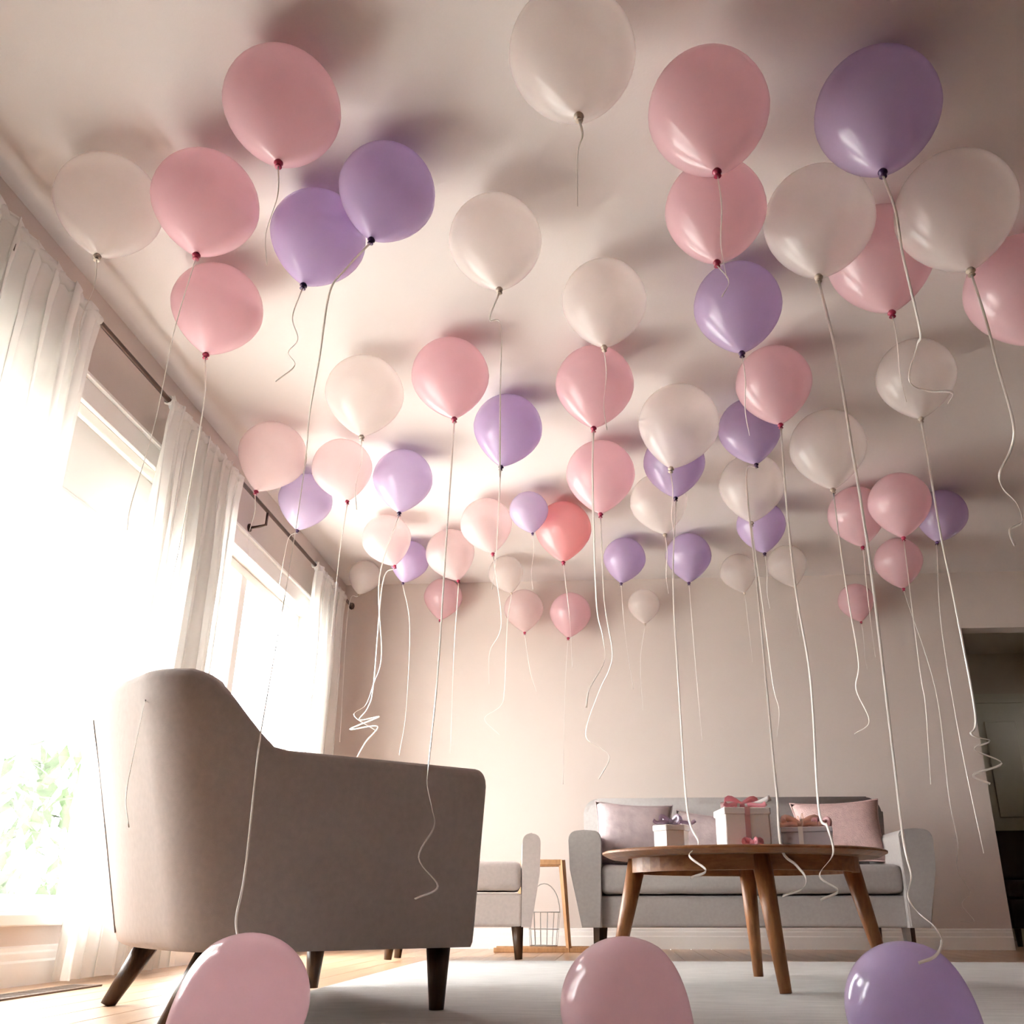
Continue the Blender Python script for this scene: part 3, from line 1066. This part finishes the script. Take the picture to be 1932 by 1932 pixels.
# id: centre u, v, width in px, kind, knot u, v, label
P_, W_, L_, S_, Q_ = 'pink', 'white', 'purple', 'palepink', 'palepurple'
BAL = {
    1: (1080, 108, 240, W_, 1092, 214, 'big white balloon cut off by the top edge of the picture'),
    2: (533, 205, 215, P_, 525, 315, 'large pink balloon just above and left of the purple pair'),
    3: (388, 385, 193, P_, 370, 490, 'pink balloon between the faint white balloon and the purple pair'),
    4: (205, 390, 188, W_, 183, 482, 'faint white balloon nearest the near curtain'),
    5: (730, 365, 180, L_, 700, 460, 'darker purple balloon, right and upper one of the purple pair'),
    6: (600, 450, 176, L_, 572, 540, 'lilac balloon, left and lower one of the purple pair'),
    7: (410, 583, 165, P_, 388, 674, 'pink balloon above the middle curtain, lowest of the three pink on the window side'),
    8: (935, 458, 175, W_, 942, 558, 'white balloon alone right of the purple pair'),
    9: (1337, 215, 228, P_, 1353, 324, 'large pink balloon directly above another pink one'),
    10: (1350, 400, 190, P_, 1353, 485, 'pink balloon directly below the large pink one, touching it in view'),
    11: (1655, 215, 230, L_, 1666, 315, 'large dark purple balloon at the upper right'),
    12: (1545, 420, 205, W_, 1545, 512, 'white balloon left below the large dark purple one, bright lower edge'),
    13: (1803, 400, 220, W_, 1832, 498, 'big white balloon right below the large dark purple one'),
    14: (1662, 490, 195, P_, 1683, 577, 'pink balloon seen between the two white ones under the dark purple one'),
    15: (1925, 548, 200, P_, 1945, 640, 'pink balloon cut by the right edge of the picture'),
    16: (1392, 580, 165, L_, 1400, 672, 'lilac balloon below the two stacked pink ones'),
    17: (1140, 572, 160, W_, 1140, 662, 'white balloon directly above a pink one in the middle of the ceiling'),
    18: (1122, 728, 148, P_, 1120, 798, 'pink balloon directly below the white one in the middle, long ribbon'),
    19: (850, 712, 146, P_, 857, 798, 'pink balloon left of the middle, its ribbon falling before the armchair'),
    20: (688, 745, 146, W_, 682, 828, 'very faint white balloon below the purple pair'),
    21: (958, 810, 130, L_, 945, 882, 'lilac balloon at the centre of the ceiling between two pink ones'),
    22: (1460, 725, 142, P_, 1473, 805, 'pink balloon right below the lilac one under the stacked pinks'),
    23: (1280, 802, 152, W_, 1266, 880, 'white balloon half covering a lilac one right of the middle'),
    24: (1415, 812, 118, L_, 1427, 873, 'purple balloon partly behind a pink one, right of the middle white'),
    25: (1728, 713, 144, W_, 1738, 780, 'pale white balloon alone in front of the dim right side of the ceiling'),
    26: (1562, 845, 142, W_, 1572, 910, 'pale white balloon above the cluster of three by the hall'),
    27: (514, 860, 126, S_, 482, 928, 'washed out pale pink balloon nearest the middle curtain top'),
    28: (646, 885, 112, S_, 655, 945, 'washed out pale pink balloon between the two small lilac ones by the window'),
    29: (576, 945, 100, Q_, 560, 1003, 'lilac balloon washed out by glare, before the end of the curtain rod'),
    30: (760, 905, 112, Q_, 753, 972, 'lilac balloon right of the washed out pale pink ones'),
    31: (1133, 897, 130, P_, 1133, 966, 'pink balloon below the middle pink one, crossed by a long ribbon'),
    32: (1272, 875, 116, L_, 1275, 930, 'lilac balloon mostly hidden behind the white one right of the middle'),
    33: (1243, 948, 108, W_, 1255, 1000, 'white balloon below the half hidden lilac one'),
    34: (1418, 918, 122, W_, 1418, 980, 'white balloon covering the top of a purple one, right of the middle'),
    35: (1436, 992, 92, L_, 1443, 1042, 'purple balloon peeping from below the white one right of the middle'),
    36: (1063, 1000, 106, 'coral', 1063, 1055, 'bright coral pink balloon at the far middle'),
    37: (998, 965, 74, Q_, 1005, 1002, 'small mauve balloon just left of the bright coral pink one'),
    38: (918, 990, 98, S_, 930, 1044, 'washed out pink balloon left of the small mauve one'),
    39: (730, 1018, 92, S_, 745, 1072, 'washed out pink balloon behind the small bright purple one'),
    40: (772, 1058, 74, L_, 760, 1112, 'small bright purple balloon by the far corner'),
    41: (850, 1045, 92, S_, 865, 1097, 'washed out pink balloon right of the small bright purple one'),
    42: (688, 1088, 60, W_, 676, 1128, 'small white balloon in the far corner beside the last curtain'),
    43: (836, 1128, 72, P_, 830, 1170, 'small pink balloon against the back wall nearest the windows'),
    44: (1178, 1055, 80, L_, 1172, 1105, 'small lilac balloon above the sofa, left one of a twin pair'),
    45: (1299, 1050, 86, L_, 1300, 1100, 'small lilac balloon above the sofa, right one of a twin pair'),
    46: (1076, 1158, 78, P_, 1072, 1208, 'lowest small pink balloon against the back wall, left of the long ribbon'),
    47: (988, 1150, 74, S_, 990, 1192, 'small pale pink balloon at the back wall beside the lowest pink one'),
    48: (1215, 1142, 60, W_, 1217, 1176, 'tiny cream balloon against the back wall below the lilac twins'),
    49: (1393, 1080, 68, W_, 1405, 1112, 'small white balloon right of the lilac twins'),
    50: (1485, 1066, 74, W_, 1500, 1104, 'small cream balloon second right of the lilac twins'),
    51: (1616, 972, 106, P_, 1628, 1030, 'left pink balloon of the cluster of three by the hall'),
    52: (1697, 950, 114, P_, 1705, 1005, 'front pink balloon of the cluster of three by the hall'),
    53: (1776, 972, 94, L_, 1768, 1026, 'purple balloon of the cluster by the hall'),
    54: (1695, 1060, 88, P_, 1705, 1106, 'pink balloon just below the cluster by the hall'),
    55: (1615, 1135, 66, P_, 1625, 1178, 'small pink balloon hanging lowest before the wall by the hall'),
    56: (955, 1082, 66, W_, 965, 1115, 'small white balloon below the washed out pink one at the far middle'),
}
B3 = {}
for i, (u, v, wd, kd, ku, kv, lb) in BAL.items():
    r = ray(u, v)
    k = wd / 2 / FPX
    t = (H - 0.004 - CAMZ) / (r.z + 1.06 * k)
    t = min(t, (YB - 0.03) / (r.y + k))
    B3[i] = [t, k, r]
for it in range(60):
    moved = False
    ids = list(B3)
    for a in range(len(ids)):
        for b in range(a + 1, len(ids)):
            A, B = B3[ids[a]], B3[ids[b]]
            pa, pb = A[2] * A[0], B[2] * B[0]
            if (pa - pb).length < 1.02 * (A[0] * A[1] + B[0] * B[1]):
                q = A if pa.length < pb.length else B
                q[0] *= 0.985
                moved = True
    if not moved:
        break

GROUPS = {'coral': 'pink balloons under the ceiling', 'pink': 'pink balloons under the ceiling', 'palepink': 'pink balloons under the ceiling', 'purple': 'purple balloons under the ceiling', 'palepurple': 'purple balloons under the ceiling', 'white': 'white balloons under the ceiling'}
KNOTPOS = {}
BOBJ = {}
for i, (u, v, wd, kd, ku, kv, lb) in BAL.items():
    t, k, r = B3[i]
    C = Vector((0, 0, CAMZ)) + r * t
    R = k * t
    o = empty('balloon', C)
    o['label'] = lb
    o['category'] = 'balloon'
    o['group'] = GROUPS[kd]
    # lean so that the knot hangs where the photo shows it
    lat = Vector((cy_, sy_, 0))
    kp = C + Vector((0, 0, -1.28 * R))
    pu, pv, _ = project(kp)
    tilt = max(-0.35, min(0.35, (ku - pu) * t / FPX / (1.28 * R)))
    rot = Matrix.Rotation(-tilt, 3, Vector((-sy_, cy_, 0)))
    rot = rot @ Matrix.Rotation(random.uniform(0, 6.28), 3, 'Z')
    body = D.objects.new('latex_body', balloon_meshes(kd))
    kn = D.objects.new('knot', knot_mesh({'coral': 'pinkknot', 'pink': 'pinkknot', 'palepink': 'pinkknot', 'purple': 'purpleknot', 'palepurple': 'purpleknot', 'white': 'whiteknot'}[kd]))
    for q in (body, kn):
        COL.objects.link(q)
        q.parent = o
    body.rotation_euler = rot.to_euler()
    body.scale = (R, R, R)
    kn.rotation_euler = rot.to_euler()
    kn.scale = (R, R, R)
    kn.location = rot @ Vector((0, 0, -1.20 * R))
    KNOTPOS[i] = C + rot @ Vector((0, 0, -1.31 * R))
    BOBJ[i] = (o, C, R)

# ribbons: balloon id, pixels along the ribbon below the knot, distance at the loose end (None: hangs below its balloon)
RIB = {
    12: ([(1578, 670), (1605, 830), (1640, 1050), (1680, 1380), (1704, 1580), (1719, 1650), (1713, 1690), (1733, 1722), (1765, 1750), (1777, 1778), (1764, 1804), (1733, 1817)], 1.36, 8),
    25: ([(1750, 860), (1775, 1010), (1800, 1130), (1840, 1345), (1832, 1385), (1868, 1398), (1838, 1414), (1890, 1440), (1836, 1462), (1868, 1479)], None, 8),
    11: ([(1690, 400), (1703, 480), (1735, 620), (1731, 650), (1715, 716), (1750, 737), (1796, 740), (1790, 760)], None, 7),
    13: ([(1862, 610), (1882, 690), (1912, 800), (1906, 850), (1886, 892), (1892, 922), (1918, 950), (1928, 985), (1905, 1000), (1915, 1030)], None, 7),
    18: ([(1118, 900), (1125, 1130), (1137, 1200), (1140, 1248), (1113, 1298), (1106, 1335)], None, 8),
    31: ([(1140, 1130), (1155, 1225), (1150, 1262), (1130, 1305), (1105, 1385), (1132, 1410), (1150, 1430), (1130, 1470)], None, 6),
    1: ([(1099, 256), (1090, 290), (1090, 390)], None, 6),
    8: ([(924, 603), (945, 614), (944, 740), (943, 900)], None, 5),
    6: ([(552, 598), (562, 640), (544, 665), (556, 690), (520, 720)], None, 4),
    5: ([(652, 508), (622, 552), (602, 680), (584, 782), (575, 880), (545, 1080), (503, 1320), (487, 1420), (463, 1640), (446, 1730), (450, 1776)], 1.78, 7),
    19: ([(842, 1020), (826, 1270), (809, 1440), (806, 1480), (815, 1525), (819, 1560), (790, 1618), (826, 1672), (783, 1696)], 2.0, 6),
    29: ([(543, 1020), (526, 1110)], None, 6),
    7: ([(386, 750), (365, 880), (338, 1030), (285, 1270), (255, 1410), (238, 1500), (243, 1560)], 1.80, 5),
    3: ([(330, 620), (292, 800), (248, 950), (240, 1000)], None, 3),
    39: ([(722, 1100), (705, 1290), (694, 1335), (678, 1358), (716, 1352), (660, 1376), (712, 1370), (690, 1400), (674, 1428)], None, 7),
    28: ([(640, 1050), (625, 1200)], None, 6),
    42: ([(657, 1150), (641, 1400)], None, 7),
    30: ([(716, 1090), (720, 1235), (705, 1290), (690, 1330), (668, 1350), (712, 1380)], None, 6),
    40: ([(773, 1180), (766, 1340), (753, 1425)], None, 6),
    41: ([(856, 1240), (850, 1420)], None, 5),
    21: ([(936, 1050), (928, 1112)], None, 6),
    38: ([(946, 1175), (924, 1230), (923, 1290)], None, 6),
    56: ([(957, 1180), (952, 1300), (944, 1332), (914, 1356), (942, 1386)], None, 6),
    47: ([(1000, 1265), (1012, 1305)], None, 6),
    48: ([(1208, 1250), (1213, 1340)], None, 5),
    45: ([(1316, 1300), (1325, 1400)], None, 5),
    32: ([(1270, 1100), (1284, 1350), (1297, 1530), (1318, 1590), (1300, 1614), (1332, 1642), (1303, 1656)], 2.80, 7),
    24: ([(1408, 900), (1430, 1120), (1459, 1430), (1466, 1500), (1474, 1600), (1502, 1632), (1520, 1656), (1513, 1677), (1477, 1690)], 2.80, 8),
    22: ([(1484, 950), (1501, 1110), (1529, 1280), (1544, 1520), (1561, 1560), (1572, 1610), (1546, 1652), (1581, 1680), (1549, 1698)], 2.78, 8),
    26: ([(1588, 1050), (1602, 1140), (1620, 1250), (1615, 1300), (1640, 1360), (1612, 1385)], None, 6),
    52: ([(1735, 1260), (1746, 1330), (1756, 1480)], None, 5),
    53: ([(1776, 1180), (1812, 1400), (1856, 1610)], None, 5),
    54: ([(1765, 1300), (1790, 1500), (1807, 1590), (1806, 1640), (1830, 1682), (1815, 1706), (1838, 1738), (1812, 1738)], None, 6),
    34: ([(1440, 1150), (1458, 1290), (1470, 1340), (1466, 1390)], None, 5),
    49: ([(1420, 1250),], None, 4),
    44: ([(1180, 1200), (1195, 1300)], None, 4),
    46: ([(1066, 1300), (1062, 1480)], None, 4),
    36: ([(1075, 1170), (1080, 1260)], None, 4),
    51: ([(1640, 1150), (1652, 1240)], None, 4),
    10: ([(1375, 330 + 200), (1362, 560)], None, 4),
}


def clamp_dist(p):
    return p


for i, (o, C, R) in BOBJ.items():
    K = KNOTPOS[i]
    fwK = -K.x * sy_ + K.y * cy_
    if i in RIB:
        pts, dend, wpx = RIB[i]
        dend = fwK if dend is None else dend
        n = len(pts)
        cum = [0.0]
        pu, pv, _ = project(K)
        for q in pts:
            cum.append(cum[-1] + math.hypot(q[0] - pu, q[1] - pv))
            pu, pv = q
        P3 = [K]
        for j, q in enumerate(pts):
            s = cum[j + 1] / cum[-1]
            d = fwK + (dend - fwK) * (s ** (0.5 if i == 19 else 1.15))
            # curls stand out towards and away from the viewer
            if j > 1 and s > 0.5:
                d += 0.022 * (1 if j % 2 else -1) * (1 if dend >= fwK else 0.6)
            P3.append(at_dist(q[0], q[1], d))
    else:
        P3 = [K, K + Vector((0.006, 0.01, -0.10)), K + Vector((-0.006, 0.0, -0.24)), K + Vector((0.004, 0.012, -0.34))]
        wpx = 4
    P3 = [p for p in P3]
    path = catmull(P3, 7)
    wid0 = max(0.0035, min(0.0085, wpx * 0.00105))
    wid = [wid0 * max(0.42, min(1.0, p.length / 3.0)) for p in path]      # curled ends are creased narrow
    path = [p - C for p in path]
    b = bmesh.new()
    strip(b, path, wid, 0.0016, twist=random.uniform(1.5, 3.0), up=Vector((0, 1, 0)))
    obj('ribbon', b, 'ribbon', o, True)

# ------------------------------------------------------------------ balloons on the floor
FB = [
    (455, 1893, 250, 'pinkfloor', 'pinkknot', (-0.55, 0.35, 0.05), 0.55, 'soft pink balloon on the floor before the armchair'),
    (1182, 1900, 250, 'pinkfloor', 'pinkknot', (0.45, -0.3, 0.1), -0.5, 'soft pink balloon on the rug before the coffee table'),
    (1720, 1905, 242, 'purplefloor', 'purpleknot', (0.6, -0.1, 0.2), -0.55, 'lavender balloon on the rug before the sofa and hall'),
]
for u, v, wd, m, km, ax, tl, lb in FB:
    r = ray(u, v)
    k = wd / 2 / FPX
    t = (CAMZ - 0.012) / (-r.z + k * 0.98)
    C = Vector((0, 0, CAMZ)) + r * t
    R = k * t * 0.98
    o = empty('balloon', C)
    tag(o, lb, 'balloon', 'balloons lying on the floor')
    # long axis: nozzle points down and away along the floor
    sgn = -1 if tl > 0 else 1
    axis = Vector((sgn * 0.80 * cy_, sgn * 0.80 * sy_, 0.0)) + Vector((-sy_, cy_, 0)) * -0.35 + Vector((0, 0, -0.50))
    axis.normalize()
    q = Vector((0, 0, -1)).rotation_difference(axis)
    body = D.objects.new('latex_body', balloon_meshes(m))
    kn = D.objects.new('knot', knot_mesh(km))
    for p in (body, kn):
        COL.objects.link(p)
        p.parent = o
        p.rotation_mode = 'QUATERNION'
        p.rotation_quaternion = q
    S = R
    body.scale = (S, S, S)
    kn.scale = (S, S, S)
    kn.location = q @ Vector((0, 0, -1.20 * S))
